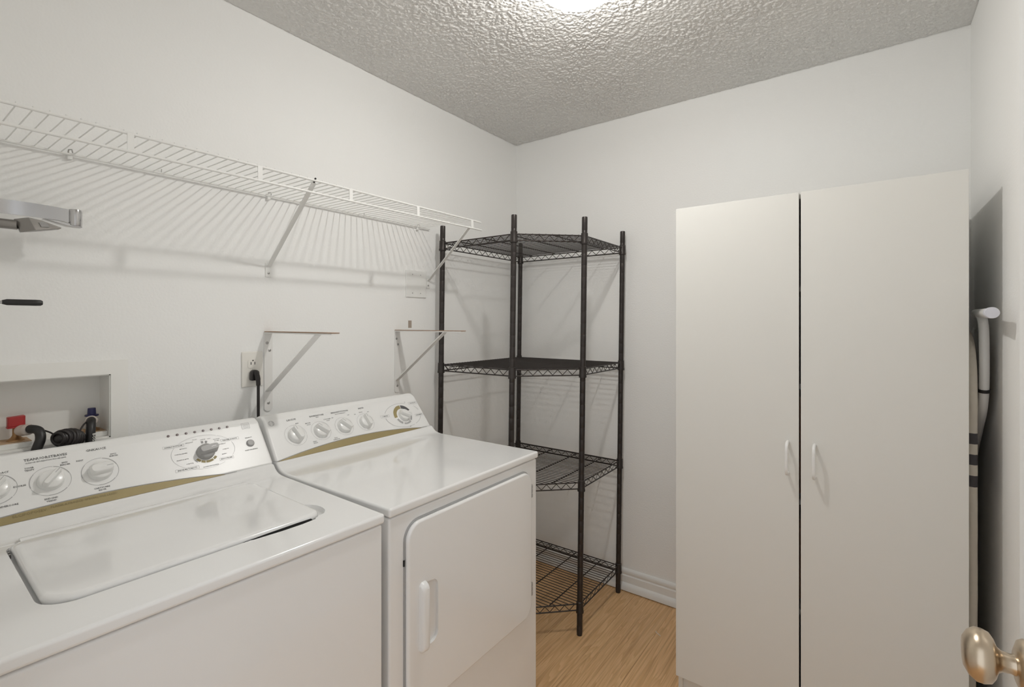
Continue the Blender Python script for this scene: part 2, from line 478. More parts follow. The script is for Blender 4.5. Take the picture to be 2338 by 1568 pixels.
# ------------------------------------------------------------------ ceiling lamp
lamp = empty('ceiling_lamp', 'round flush ceiling lamp with glowing white dome', 'lamp', (LAMP[0], LAMP[1], RZ))
MB().lathe([(0.0, 0.0), (0.168, 0.0), (0.170, -0.008), (0.162, -0.012), (0.0, -0.012)], 48).build('pan', M['trim'], lamp)
dome = [(0.150, -0.011), (0.152, -0.024)] + [(0.152 * math.cos(a_ * PI / 20), -0.030 - 0.119 * math.sin(a_ * PI / 20)) for a_ in range(1, 10)] + [(0.0, -0.149)]
d_ = MB().lathe(dome, 48)
d_.f = [f for f in d_.f if len(f) < 40]
d_.build('dome', M['dome'], lamp, smooth=60)
ld = bpy.data.lights.new('bulb', 'POINT')
ld.energy = LAMP_POWER; ld.color = (1.0, 0.98, 0.94); ld.shadow_soft_size = 0.026
lo = bpy.data.objects.new('bulb', ld); lo.location = (0, 0, -0.075); lo.parent = lamp
COL.objects.link(lo)
la = bpy.data.lights.new('down_fill', 'AREA')  # extra area light added inside the dome to push more light downward
la.shape = 'DISK'; la.size = 0.06; la.energy = DOWN_FILL_POWER; la.color = (1.0, 0.98, 0.94)
lb_ = bpy.data.objects.new('down_fill', la); lb_.location = (0, 0, -0.093); lb_.parent = lamp
COL.objects.link(lb_)

# ------------------------------------------------------------------ text helper (flat lettering as thin geometry)
def text_into(mb, s, size, x, y, z=0.0, align='CENTER'):
    cu = bpy.data.curves.new('t', 'FONT')
    cu.body = s; cu.size = size; cu.align_x = align; cu.align_y = 'CENTER'; cu.resolution_u = 1; cu.offset = size * 0.014
    ob = bpy.data.objects.new('t', cu); COL.objects.link(ob)
    dg = bpy.context.evaluated_depsgraph_get(); dg.update()
    me = bpy.data.meshes.new_from_object(ob.evaluated_get(dg))
    mb.add([(v.co.x + x, v.co.y + y, z) for v in me.vertices], [tuple(p.vertices) for p in me.polygons])
    bpy.data.objects.remove(ob, do_unlink=True); bpy.data.meshes.remove(me); bpy.data.curves.remove(cu)

def arc_band(mb, cx, cy, r0, r1, a0, a1, z=0.0, n=24, ax=1.0, ay=1.0):
    n = max(2, int(n * abs(a1 - a0) / (2 * PI)) + 1)
    vs = []; fs = []
    for k in range(n + 1):
        a = a0 + (a1 - a0) * k / n
        vs.append((cx + r0 * math.cos(a) * ax, cy + r0 * math.sin(a) * ay, z))
        vs.append((cx + r1 * math.cos(a) * ax, cy + r1 * math.sin(a) * ay, z))
    for k in range(n): fs.append((2 * k, 2 * k + 1, 2 * k + 3, 2 * k + 2))
    mb.add(vs, fs)

def frame_box(mb, cx, cy, w_, h_, t=0.0004, z=0.0):
    for (x0, x1, y0, y1) in ((cx - w_ / 2, cx + w_ / 2, cy + h_ / 2 - t, cy + h_ / 2), (cx - w_ / 2, cx + w_ / 2, cy - h_ / 2, cy - h_ / 2 + t),
                             (cx - w_ / 2, cx - w_ / 2 + t, cy - h_ / 2, cy + h_ / 2), (cx + w_ / 2 - t, cx + w_ / 2, cy - h_ / 2, cy + h_ / 2)):
        mb.add([(x0, y0, z), (x1, y0, z), (x1, y1, z), (x0, y1, z)], [(0, 1, 2, 3)])

# ------------------------------------------------------------------ washer and dryer
FXB, FZB, FXT, FZT = 0.283, 0.962, 0.200, 1.068       # slanted console face in room x,z
SL = math.hypot(FXB - FXT, FZT - FZB)
FS = Vector(((FXT - FXB) / SL, 0, (FZT - FZB) / SL))
FN = Vector(((FZT - FZB) / SL, 0, (FXB - FXT) / SL))

def face_matrix(tx, y=0.0, s=0.0, off=0.0, rot=0.0):
    o = Vector((FXB - tx, 0, FZB)) + Vector((0, y, 0)) + FS * s + FN * off
    m = Matrix(((0, FS.x, FN.x, o.x), (1, 0, 0, o.y), (0, FS.z, FN.z, o.z), (0, 0, 0, 1)))
    return m @ Matrix.Rotation(rot, 4, 'Z')

def shell(root, tx, xf, hw, name_top, hole=None):
    """cabinet body, feet, top deck with swooped rear lip, slanted console"""
    back = 0.115 - tx
    MB().box(back, xf - 0.006, -hw + 0.003, hw - 0.003, 0.035, 0.9045).build('body', M['enamel'], root, bevel=0.006)
    for sx in (back + 0.06, xf - 0.07):
        for sy in (-hw + 0.06, hw - 0.06):
            MB().lathe([(0.022, 0.0), (0.024, 0.004), (0.020, 0.012), (0.010, 0.016), (0.010, 0.040)], 16, (sx, sy, 0.0)).build('foot', M['black'], root)
    lx = 0.292 - tx
    prof = [(xf, 0.907), (xf, 0.930)]
    prof += [(lx + 0.072, 0.930), (lx + 0.05, 0.9305), (lx + 0.034, 0.9325), (lx + 0.021, 0.9365), (lx + 0.011, 0.9425), (lx + 0.004, 0.9495), (lx, 0.9545)]
    prof += [(lx - 0.012, 0.9545), (back, 0.9545), (back, 0.907)]
    tb = MB().prism(prof, 'y', -hw, hw)
    ob = tb.build(name_top, M['enamel'], None, bevel=0.009, seg=4)
    ob.modifiers['bevel'].angle_limit = math.radians(40)
    cutters = []
    if hole:
        for h in hole: cutters.append(h.build('cut', None, None, smooth=None))
    me = bake_boolean(ob, cutters)
    me.name = name_top
    if not me.materials: me.materials.append(M['enamel'])
    weighted(link(name_top, me, None, root))

def console(root, tx, y0, y1, tilt=0.012):
    p0 = Vector((FXB - tx, 0, FZB))
    a = p0 + FS * -0.0115; b = p0 + FS * 0.1345; 
    back = 0.118 - tx
    prof = [(a.x, a.z), (b.x, b.z), (b.x - 0.020, b.z + 0.010), (b.x - 0.045, b.z + 0.006), (back, b.z - 0.02), (back, 0.950), (a.x - 0.02, 0.950)]
    m_ = MB().prism(prof, 'y', y0, y1)
    def ff(x, y, z):
        t = max(0.0, (z - 0.955)) * tilt / 0.12
        return (x, y + (t if y < 0 else -t), z)
    m_.fn(ff)
    return m_.build('console', M['plastic'], root, bevel=0.0075, seg=4)

def gold_strip(root, tx, ya, yb, h, text=()):
    cx = (ya + yb) / 2; hwid = (yb - ya) / 2
    n = 32
    pts = [(ya + (yb - ya) * k / n, -0.0095) for k in range(n + 1)]
    top = [(ya + (yb - ya) * k / n, -0.0095 + h * (1 - ((ya + (yb - ya) * k / n - cx) / hwid) ** 2) + 0.0003) for k in range(n + 1)]
    m_ = MB().prism(pts + top[::-1], 'z', -0.0005, 0.0008)
    g = m_.build('gold_strip', M['gold'], root, smooth=None, mw=face_matrix(tx))
    g['label'] = 'olive gold lens-shaped trim strip'
    # moulded rim of the panel following the arch above the strip
    rim = MB().tube([(ya - 0.012, -0.0085, 0.0006)] + [(p[0], p[1] + 0.0016, 0.0006) for p in top] + [(yb + 0.03, -0.0085, 0.0006)], 0.0009, 6)
    rim.build('panel_rim', M['logo'], root, mw=face_matrix(tx))
    if text:
        tmb = MB()
        for s, size, x, y in text: text_into(tmb, s, size, x, y, 0.0012)
        tmb.build('gold_lettering', M['goldink'], root, smooth=None, mw=face_matrix(tx))

def knob(root, tx, y, s, r, rot, material=None, grip_w=0.40, nose=0.0, grip_h=0.013):
    material = material or M['knob']
    body = MB().lathe([(r * 1.04, 0.0), (r * 1.04, 0.0025), (r, 0.004), (r * 0.97, 0.0105), (r * 0.93, 0.0125), (r * 0.80, 0.0140), (0.0, 0.0148)], 36)
    k = body.build('knob', material, root, smooth=40, mw=face_matrix(tx, y, s, 0.0, rot))
    wv = r * grip_w
    g = MB()
    L0, L1 = -r * 0.97, r * (0.99 + nose)
    pb = rrect(L0, L1, -wv, wv, wv * 0.7, 4); pt = rrect(L0 + r * 0.12, L1 - r * 0.06, -wv * 0.62, wv * 0.62, wv * 0.5, 4)
    n = len(pb)
    vs = [(p[0], p[1], 0.010) for p in pb] + [(p[0], p[1], 0.0135 + grip_h * 0.75) for p in [(a * 0.95, b * 0.82) for a, b in pb]] + [(p[0], p[1], 0.0135 + grip_h) for p in pt]
    fs = [tuple(range(n))[::-1], tuple(range(2 * n, 3 * n))]
    for q in range(2):
        for i in range(n):
            j = (i + 1) % n
            fs.append((q * n + i, q * n + j, (q + 1) * n + j, (q + 1) * n + i))
    g.add(vs, fs)
    g.build('grip', material, k, smooth=50)
    ptr = MB().box(r * 0.35, r * 0.9, -0.0005, 0.0005, 0.0135 + grip_h - 0.0002, 0.0135 + grip_h + 0.0003)
    ptr.build('pointer_line', M['ink2'] if material is M['knob'] else M['plastic'], k, smooth=None)
    return k

# ---- washer
TWX = 0.4535
washer = empty('washing_machine', 'white top-loading washing machine with lid and grey cycle dial', 'washing machine',
               (TWX, 0.394, 0), math.radians(-1.1))
WXF, WHW = 0.353, 0.343
LX0, LX1, LY0, LY1 = -0.098, 0.246, -0.213, 0.252          # lid outline
well = MB().prism(rrect(LX0 - 0.004, LX1 + 0.004, LY0 - 0.006, LY1 + 0.004, [0.034, 0.03, 0.03, 0.05], 8), 'z', 0.9165, 0.96)
scoop = MB().lathe([(0.0, -0.020), (0.6, -0.0185), (0.85, -0.012), (1.0, 0.0), (1.0, 0.03), (0.0, 0.03)], 32, (0.197, 0.249, 0.9335), 'z', 0.046, 0.028)
GAPP = [(0.236, 0.060), (0.2525, 0.095), (0.2575, 0.150), (0.2580, 0.195), (0.2545, 0.228), (0.236, 0.238)]
slot = MB().prism(GAPP, 'z', 0.9090, 0.96)
shell(washer, TWX, WXF, WHW, 'top_deck', [well, scoop, slot])
# lid: rounded slab with softly rolled edge
def lid_slab():
    layers = [(0.9185, 0.004), (0.927, 0.0), (0.931, 0.0), (0.9345, 0.0015), (0.9368, 0.004), (0.9378, 0.009), (0.938, 0.014)]
    m_ = MB()
    loops = []
    for z, ins in layers:
        loops.append([(p[0], p[1], z) for p in rrect(LX0 + ins, LX1 - ins, LY0 + ins, LY1 - ins, [0.03 - ins * 0.6, 0.026 - ins * 0.6, 0.026 - ins * 0.6, 0.048 - ins * 0.6], 8)])
    n = len(loops[0])
    vs = [p for l in loops for p in l]
    fs = [tuple(range(n))[::-1], tuple(range((len(loops) - 1) * n, len(loops) * n))]
    for q in range(len(loops) - 1):
        for i in range(n):
            j = (i + 1) % n
            fs.append((q * n + i, q * n + j, (q + 1) * n + j, (q + 1) * n + i))
    return m_.add(vs, fs)
lid = lid_slab().build('lid', M['enamel'], washer, smooth=40)
rg = [(LX0 - 0.020, 0.9295), (LX0 - 0.017, 0.9345), (LX0 - 0.010, 0.9385), (LX0 - 0.002, 0.9395), (LX0 + 0.007, 0.9375), (LX0 + 0.012, 0.9295)]
MB().prism(rg, 'y', LY0 + 0.016, LY1 - 0.016).build('hinge_ridge', M['enamel'], washer, smooth=60)
MB().prism([(0.075, 0.9292), (0.120, 0.9305), (0.190, 0.9312), (0.222, 0.9308), (0.226, 0.9260), (0.222, 0.9215), (0.110, 0.9215)], 'x', 0.2440, 0.2466).build('lid_shade_strip', M['gap'], washer, smooth=None)  # dark strip on the lid's front face, painting the shade beneath its edge
for yy in (LY0 - 0.0035,):
    for xx in (-0.075, -0.062):
        MB().lathe([(0.0, 0.0), (0.003, 0.0), (0.003, 0.008), (0.0, 0.009)], 10, (xx, yy, 0.918)).build('hinge_pin', M['steel'], washer)
console(washer, TWX, -0.343, 0.343, 0.003)
gold_strip(washer, TWX, -0.345, 0.209, 0.0225,
           [('ELCIPOPOSEV', 0.0085, -0.173, 0.0035), ('PLASSR & PROZCE  SPECIAL OLE LEXED', 0.0066, -0.082, 0.0065)])
for (y, s, r, rot) in ((-0.2202, 0.072, 0.0225, 0.9), (-0.1337, 0.0690, 0.0225, 0.86), (-0.0471, 0.0690, 0.0225, 0.06)):
    knob(washer, TWX, y, s, r, rot, grip_w=0.30 if rot > 0.5 else 0.62)
knob(washer, TWX, 0.1777, 0.0665, 0.0215, 0.12, M['greyknob'], 0.55, 0.28, 0.015)
# printed rings and segments
ring = MB(); ring2 = MB(); seg3 = MB(); sega = MB()
for (y, s, r) in ((-0.2202, 0.072, 0.0345), (-0.1337, 0.0690, 0.0350), (-0.0471, 0.0690, 0.0350)):
    for q in range(6):
        a0 = q * PI / 3 + 0.35
        arc_band(ring2 if q % 2 else ring, y, s, r - (0.0006 if q % 2 else 0.0014), r, a0, a0 + PI / 3 - (0.0 if q % 2 else 0.05), 0.0006, 48)
for a0, a1 in ((0.5, 0.62 * PI * 0 + 1.0), (1.05, 2.35), (2.6, 3.95), (4.2, 5.3), (5.75, 6.6)):
    arc_band(ring2, 0.1754, 0.0690, 0.0772, 0.0778, a0, a1, 0.0006, 60, 1.0, 0.64)
for a0, a1 in ((1.20, 1.38), (1.52, 1.70)):
    arc_band(ring2, 0.1777, 0.0680, 0.0262, 0.0335, a0, a1, 0.0006, 40)
for a0, a1 in ((3.75, 4.12), (4.18, 4.52), (4.58, 5.20), (5.28, 5.60)):
    arc_band(seg3, 0.1777, 0.0680, 0.0262, 0.0325, a0, a1, 0.0006, 60)
arc_band(ring2, 0.1777, 0.0680, 0.034, 0.036, 3.72, 3.98, 0.0006, 60)
txt = MB()
T_ = [('TEANUORSTBAVES', 0.0085, -0.136, 0.1281), ('SUNIOSE SETUREATION MOUSE HSPR', 0.0040, -0.136, 0.1205), ('BIVD', 0.0050, -0.106, 0.1075), ('BERDER', 0.0050, -0.106, 0.1020),
      ('SOIGR', 0.0052, -0.165, 0.1085), ('TESSFY', 0.0052, -0.165, 0.1030), ('ENDGND', 0.0052, -0.1368, 0.0272), ('TREND', 0.0052, -0.1368, 0.0215),
      ('GNKAUCE', 0.0080, -0.0475, 0.1276), ('EGNT', 0.0050, -0.080, 0.1052), ('SAVO', 0.0048, -0.0170, 0.1085), ('ENRTES', 0.0048, -0.0170, 0.1032),
      ('CARTVUARE', 0.0052, -0.0493, 0.0275), ('BIDYR', 0.0050, -0.0493, 0.0220), ('COACT', 0.0058, -0.2067, 0.1080), ('ECORSE', 0.0055, -0.1828, 0.0696), ('ENDEROORE', 0.0055, -0.2037, 0.0305),
      ('SUMALY DUTYLOE', 0.0048, 0.1083, 0.0991), ('EGJOREL BORSOE', 0.0048, 0.2465, 0.0920), ('ENJOEURE TURBOTS', 0.0048, 0.1268, 0.0285), ('BNOOTROBE', 0.0048, 0.2248, 0.0368),
      ('EGLSKUT', 0.0046, 0.2967, 0.0867), ('SIGNT EQ.ENNIG', 0.0046, 0.2945, 0.0477),
      ('IMUSOUUT', 0.0036, 0.1463, 0.1025), ('BETYSUTO', 0.0036, 0.1290, 0.0881), ('CONUTH SESIVIRE', 0.0036, 0.1207, 0.0739), ('GRAVITUSUAPTIV', 0.0036, 0.1213, 0.0568), ('OUBUTUR', 0.0036, 0.1351, 0.0420),
      ('FROMO', 0.0032, 0.1606, 0.1090), ('LANTUIE', 0.0032, 0.1795, 0.1055), ('USOY', 0.0032, 0.1950, 0.1052), ('USOURUES', 0.0034, 0.2130, 0.1000), ('BOUSET', 0.0034, 0.2130, 0.0950), ('LEUTERDAT', 0.0034, 0.2240, 0.0820), ('OUEBJUDE', 0.0034, 0.2290, 0.0650),
      ('EANEDS', 0.0034, 0.2220, 0.0510), ('NOUMOUNOTNUFSUB', 0.0036, 0.1821, 0.0243)]
for s, size, y, v in T_: text_into(txt, s, size, y, v, 0.0006)
for (y, v, wd) in ((0.1083, 0.0991, 0.048), (0.2465, 0.0920, 0.048), (0.1268, 0.0285, 0.055), (0.2248, 0.0368, 0.036)):
    frame_box(ring2, y, v, wd, 0.0080, 0.0004, 0.0006)
frame_box(ring2, 0.2989, 0.1262, 0.022, 0.019, 0.0006, 0.0006)
for k in range(4):
    ring2.add([(0.291, 0.1200 + k * 0.0035, 0.0006), (0.307, 0.1200 + k * 0.0035, 0.0006), (0.307, 0.1207 + k * 0.0035, 0.0006), (0.291, 0.1207 + k * 0.0035, 0.0006)], [(0, 1, 2, 3)])
txt.build('lettering', M['ink'], washer, smooth=None, mw=face_matrix(TWX))
ring.build('ring_print', M['logo'], washer, smooth=None, mw=face_matrix(TWX))
ring2.build('fine_print', M['ink2'], washer, smooth=None, mw=face_matrix(TWX))
seg3.build('olive_segments', M['ink3'], washer, smooth=None, mw=face_matrix(TWX))
led_me = MB().lathe([(0.0033, 0.0), (0.0033, 0.0010), (0.0024, 0.0018), (0.0, 0.0020)], 16).mesh('indicator')
led_me.materials.append(M['led'])
for k in range(8):
    child('indicator', led_me, washer, face_matrix(TWX, 0.1031 + (0.2497 - 0.1031) * k / 7, 0.1328 - 0.0005))
MB().lathe([(0.0112, 0.0), (0.0112, 0.0012), (0.0105, 0.0016), (0.0100, 0.0040), (0.0085, 0.0056), (0.0, 0.0064)], 28).build('button', M['greyknob'], washer, mw=face_matrix(TWX, 0.2971, 0.0682))

# ---- dryer
TDX = 0.46
dryer = empty('clothes_dryer', 'white front-loading clothes dryer with handled door beside the washer', 'dryer', (TDX, 1.0715, 0), math.radians(0.4))
DXF, DHW = 0.340, 0.322
shell(dryer, TDX, DXF, DHW, 'top_deck')
console(dryer, TDX, -0.3215, 0.3155, 0.008)
gold_strip(dryer, TDX, -0.315, 0.262, 0.0245)
rots = (1.85, 2.35, 2.25, 1.72)
ring = MB(); ring2 = MB(); seg3 = MB(); segd = MB(); txt = MB()
for (y, s, r, rr), rot in zip(((-0.2329, 0.0640, 0.0250, 0.0360), (-0.1450, 0.0625, 0.0248, 0.0345), (-0.0565, 0.0622, 0.0245, 0.0345), (0.0321, 0.0615, 0.0240, 0.0340)), rots):
    knob(dryer, TDX, y, s, r, rot, grip_w=0.36)
    for q in range(3):
        arc_band(ring2, y, s, rr - 0.0005, rr, 2.0 + q * 2.1, 2.0 + q * 2.1 + 2.02, 0.0006, 60)
knob(dryer, TDX, 0.2090, 0.0575, 0.0235, -0.55, grip_w=0.5)
for a0, a1 in ((0.2, 0.62), (1.15, 2.75), (3.15, 5.1), (5.2, 5.95)):
    arc_band(ring, 0.2078, 0.0600, 0.0850, 0.0866, a0, a1, 0.0006, 80, 1.0, 0.60)
arc_band(segd, 0.2078, 0.0585, 0.0300, 0.0445, 0.42, 1.45, 0.0006, 80)
arc_band(seg3, 0.2078, 0.0585, 0.0300, 0.0445, 1.52, 3.25, 0.0006, 80)
arc_band(ring, 0.2078, 0.0585, 0.0310, 0.0400, 3.45, 4.2, 0.0006, 80)
arc_band(ring, 0.2078, 0.0585, 0.0320, 0.0390, 4.35, 5.35, 0.0006, 80)
arc_band(ring2, 0.2078, 0.0585, 0.0320, 0.0390, 5.5, 6.2, 0.0006, 80)
T_ = [('LAUSOE', 0.0085, -0.2296, 0.1196), ('BAVEKRATOBE', 0.0078, -0.1401, 0.1196), ('INSTY', 0.0040, -0.1401, 0.1130), ('SENSONTUTUTION', 0.0078, -0.0522, 0.1193), ('TECTUS USTEMONTUT', 0.0040, -0.0522, 0.1120),
      ('BAJTID', 0.0078, 0.0376, 0.1191), ('EVOI', 0.0048, -0.2158, 0.1035), ('EBUCUR', 0.0048, -0.1800, 0.0975), ('GUSOV', 0.0042, -0.1790, 0.0915), ('CUSOOUND', 0.0048, -0.1085, 0.1000), ('CUSUT', 0.0042, -0.1070, 0.0940),
      ('EVNO', 0.0048, -0.1800, 0.0290), ('MUSOT', 0.0045, -0.1790, 0.0235), ('FLOU', 0.0048, -0.1040, 0.0260), ('MOBUSTOR', 0.0045, -0.1040, 0.0205), ('ISO', 0.0048, -0.0870, 0.1010), ('UST', 0.0048, -0.0240, 0.1010), ('ISN', 0.0048, 0.0030, 0.0990),
      ('DRIUSE', 0.0044, 0.0290, 0.1030), ('CUS', 0.0044, 0.0600, 0.1000), ('L TIMNTRS', 0.0058, 0.1230, 0.0690), ('CALVADONT', 0.0054, 0.2800, 0.1040), ('B ANOMNTS', 0.0058, 0.2840, 0.0480), ('OFF', 0.0040, 0.2160, 0.0065), ('ISO', 0.0040, 0.2440, 0.1130)]
for s, size, y, v in T_: text_into(txt, s, size, y, v, 0.0006)
for (y, v, wd) in ((0.1230, 0.0690, 0.040), (0.2800, 0.1040, 0.044), (0.2840, 0.0480, 0.042)):
    frame_box(ring2, y, v, wd, 0.0105, 0.0005, 0.0006)
txt.build('lettering', M['ink'], dryer, smooth=None, mw=face_matrix(TDX))
ring.build('ring_print', M['logo'], dryer, smooth=None, mw=face_matrix(TDX))
ring2.build('fine_print', M['ink2'], dryer, smooth=None, mw=face_matrix(TDX))
seg3.build('olive_segments', M['ink3'], dryer, smooth=None, mw=face_matrix(TDX))
segd.build('dark_segment', M['darkseg'], dryer, smooth=None, mw=face_matrix(TDX))
em = MB()
arc_band(em, -0.2951, 0.1185, 0.0082, 0.0092, 0, 2 * PI, 0.0006, 40)
for q in range(4): arc_band(em, -0.2951, 0.1185, 0.0062, 0.0072, q * PI / 2 + 0.2, q * PI / 2 + 1.3, 0.0006, 40)
arc_band(em, -0.2978, 0.1185, 0.0022, 0.0030, 0.6, 5.6, 0.0006, 40); arc_band(em, -0.2925, 0.1185, 0.0022, 0.0030, -2.4, 2.4, 0.0006, 40)
em.build('emblem', M['logo'], dryer, smooth=None, mw=face_matrix(TDX))
# door with pocket handle
dy0, dy1, dz0, dz1 = -0.271, 0.272, 0.398, 0.876
fr = MB()
A = rrect(dy0 - 0.005, dy1 + 0.005, dz0 - 0.005, dz1 + 0.005, 0.048, 8); B = rrect(dy0 - 0.001, dy1 + 0.001, dz0 - 0.001, dz1 + 0.001, 0.044, 8)
n = len(A)
fr.add([(DXF - 0.0055, p[0], p[1]) for p in A] + [(DXF - 0.0040, p[0], p[1]) for p in B], [(i, (i + 1) % n, n + (i + 1) % n, n + i) for i in range(n)])
fr.build('door_gasket', M['ink2'], dryer, smooth=None)
dm = MB().prism(rrect(dy0, dy1, dz0, dz1, 0.043, 8), 'x', DXF - 0.0065, DXF + 0.0075)
dob = dm.build('door', M['enamel'], None, bevel=0.006, seg=4)
cut = MB().prism(rrect(-0.228, -0.1685, 0.551, 0.712, 0.024, 8), 'x', DXF - 0.001, DXF + 0.03).build('cut', None, None, bevel=0.0)
dme = bake_boolean(dob, [cut])
if not dme.materials: dme.materials.append(M['enamel'])
ddoor = weighted(link('door', dme, None, dryer))
hb = MB()
lay = [(DXF - 0.0005, 0.0, 0.0), (DXF + 0.012, 0.001, 0.003), (DXF + 0.019, 0.003, 0.008), (DXF + 0.0225, 0.007, 0.014), (DXF + 0.0235, 0.011, 0.020)]
loops = []
for x, iy, iz in lay:
    loops.append([(x, p[0], p[1]) for p in rrect(-0.2365 + iy * 0.8, -0.2130 - iy * 0.1, 0.542 + iz, 0.722 - iz, [0.003, 0.011, 0.011, 0.003], 6)])
n = len(loops[0]); vs = [p for l in loops for p in l]
fs = [tuple(range(n))[::-1], tuple(range((len(loops) - 1) * n, len(loops) * n))]
for q in range(len(loops) - 1):
    for i in range(n):
        j = (i + 1) % n; fs.append((q * n + i, q * n + j, (q + 1) * n + j, (q + 1) * n + i))
hb.add(vs, fs).build('handle', M['plastic'], ddoor, smooth=50)
for (z0, z1) in ((0.784, 0.828), (0.456, 0.501)):
    h_ = MB().box(DXF - 0.006, DXF + 0.0035, 0.2735, 0.2805, z0, z1).build('hinge', M['steel'], dryer, bevel=0.001)
    for q in range(3):
        zz = z0 + (z1 - z0) * (q + 0.5) / 3
        MB().box(DXF + 0.003, DXF + 0.0045, 0.274, 0.280, zz - 0.005, zz + 0.005).build('knuckle', M['greyknob'], h_, smooth=None)
MB().box(DXF - 0.0062, DXF - 0.0030, -0.2765, -0.2725, 0.775, 0.790).build('latch', M['gap'], dryer, smooth=None)

for o in COL.objects:
    if o.name.split('.')[0] in ('lettering', 'ring_print', 'fine_print', 'olive_segments', 'emblem', 'gold_lettering'):
        o['kind'] = 'stuff'

# ------------------------------------------------------------------ utility (hose) box with valves and hoses
ub = empty('utility_box', 'white recessed hose box in the wall above the washer', 'utility box', (0, 0.27, BZ0))
oz = BZ0; oy = 0.27
f_ = MB()
outer = (0.078 - oy, 0.469 - oy, 1.008 - oz, 1.265 - oz); inner = (BY0 + 0.002 - oy, BY1 - 0.002 - oy, BZ0 + 0.002 - oz, BZ1 - 0.002 - oz)
f_.box(0.0, 0.006, outer[0], inner[0], outer[2], outer[3]); f_.box(0.0, 0.006, inner[1], outer[1], outer[2], outer[3])
f_.box(0.0, 0.006, inner[0], inner[1], outer[2], inner[2]); f_.box(0.0, 0.006, inner[0], inner[1], inner[3], outer[3])
f_.build('frame', M['boxpl'], ub, smooth=None)
b_ = MB(); t = 0.003
b_.box(-BD, -BD + t, inner[0], inner[1], inner[2], inner[3])
b_.box(-BD, 0.001, inner[0] - 0.0015, inner[0] + t, inner[2], inner[3]); b_.box(-BD, 0.001, inner[1] - t, inner[1] + 0.0015, inner[2], inner[3])
b_.box(-BD, 0.001, inner[0], inner[1], inner[2] - 0.0015, inner[2] + t); b_.box(-BD, 0.001, inner[0], inner[1], inner[3] - t, inner[3] + 0.0015)
b_.build('box', M['boxpl'], ub, smooth=None)
MB().box(-BD + t, -0.012, inner[0] + t, inner[1] - t, inner[2] + t, 0.018).build('ledge', M['boxpl'], ub, bevel=0.002)
MB().box(-BD + t, -0.022, inner[0] + t + 0.002, 0.275 - oy, 0.018, 0.0195).build('valve_pad', M['wood'], ub, smooth=None)
MB().box(-BD + t, -0.022, 0.375 - oy, inner[1] - t - 0.002, 0.018, 0.0195).build('valve_pad', M['wood'], ub, smooth=None)

def valve(name, label, y, x, cap_kind):
    z0 = BZ0 + 0.0195
    v = empty(name, label, 'valve', (x, y, z0))
    MB().lathe([(0.0, 0), (0.018, 0.0), (0.017, 0.003), (0.010, 0.008), (0.007, 0.014), (0.0065, 0.034), (0.008, 0.040), (0.0, 0.040)], 20).build('body', M['brass'], v)
    if cap_kind == 'red':
        m_ = MB().prism(rrect(-0.011, 0.011, -0.0165, 0.0165, 0.004, 4), 'z', 0.036, 0.062)
        m_.fn(lambda a, b, c: (a * (1 if c > 0.05 else 0.85), b, c - 0.0 if c < 0.05 else c + b * 0.06))
        m_.build('cap', M['red'], v, bevel=0.002)
        MB().prism(rrect(-0.012, 0.012, -0.0175, 0.0165, 0.005, 4), 'z', 0.033, 0.0365).build('brim', M['red'], v, bevel=0.001)
    else:
        MB().lathe([(0.0, 0.040), (0.0150, 0.040), (0.0158, 0.042), (0.0150, 0.044), (0.0098, 0.0445), (0.0090, 0.060), (0.0084, 0.0625), (0.0, 0.063)], 24).build('cap', M['blue'], v)
    return v
valve('hot_water_valve', 'red-capped brass valve in the hose box', 0.2505, -0.052, 'red')
valve('cold_water_valve', 'blue-capped brass valve in the hose box', 0.4005, -0.048, 'blue')

def hose(name, label, pts, collar):
    h = empty(name, label, 'hose', pts[-1])
    o = Vector(pts[-1])
    MB().tube([p - o for p in smooth_pts(pts, 8)], 0.0105, 14).build('hose_tube', M['black'], h, smooth=60)
    a, b = Vector(collar[0]) - o, Vector(collar[1]) - o
    pr = [0.0125, 0.0142, 0.0142, 0.0128, 0.0142, 0.0142, 0.0120]
    MB().tube([a + (b - a) * (k / 6) for k in range(7)], pr, 18).build('collar', M['clear'], h, smooth=60)
    return h
hh = hose('hot_water_hose', 'black hose curving down from the red valve', [(-0.030, 0.262, 1.096), (-0.006, 0.272, 1.099), (0.010, 0.283, 1.094), (0.022, 0.284, 1.075), (0.026, 0.276, 1.05), (0.028, 0.268, 1.01), (0.03, 0.265, 0.96)],
          [(-0.042, 0.256, 1.093), (-0.010, 0.270, 1.098)])
hc = hose('cold_water_hose', 'black hose dropping from the blue valve with white lettering', [(-0.032, 0.396, 1.098), (-0.012, 0.391, 1.100), (0.008, 0.386, 1.092), (0.018, 0.383, 1.072), (0.021, 0.381, 1.04), (0.021, 0.379, 1.00), (0.021, 0.378, 0.95)],
          [(-0.044, 0.3985, 1.096), (-0.014, 0.392, 1.099)])
lt = MB(); text_into(lt, 'BOSSETS', 0.0115, 0, 0)
mrot = Matrix(((0.0, -0.35, 0.93, 0.0), (0.05, -0.93, -0.35, 0.0), (-1.0, 0, 0.05, 0.0), (0, 0, 0, 1)))
ex = Vector((0.02, -0.02, -1.0)).normalized(); ez = Vector((0.86, 0.50, 0.0)).normalized(); ey = ez.cross(ex).normalized()
mm = Matrix.Translation(Vector((0.0205, 0.3815, 1.05)) + ez * 0.0110 - Vector((0.021, 0.378, 0.95))) @ Matrix((ex, ey, ez)).transposed().to_4x4()
lt.xf(mm).build('hose_lettering', M['lint'], hc, smooth=None)
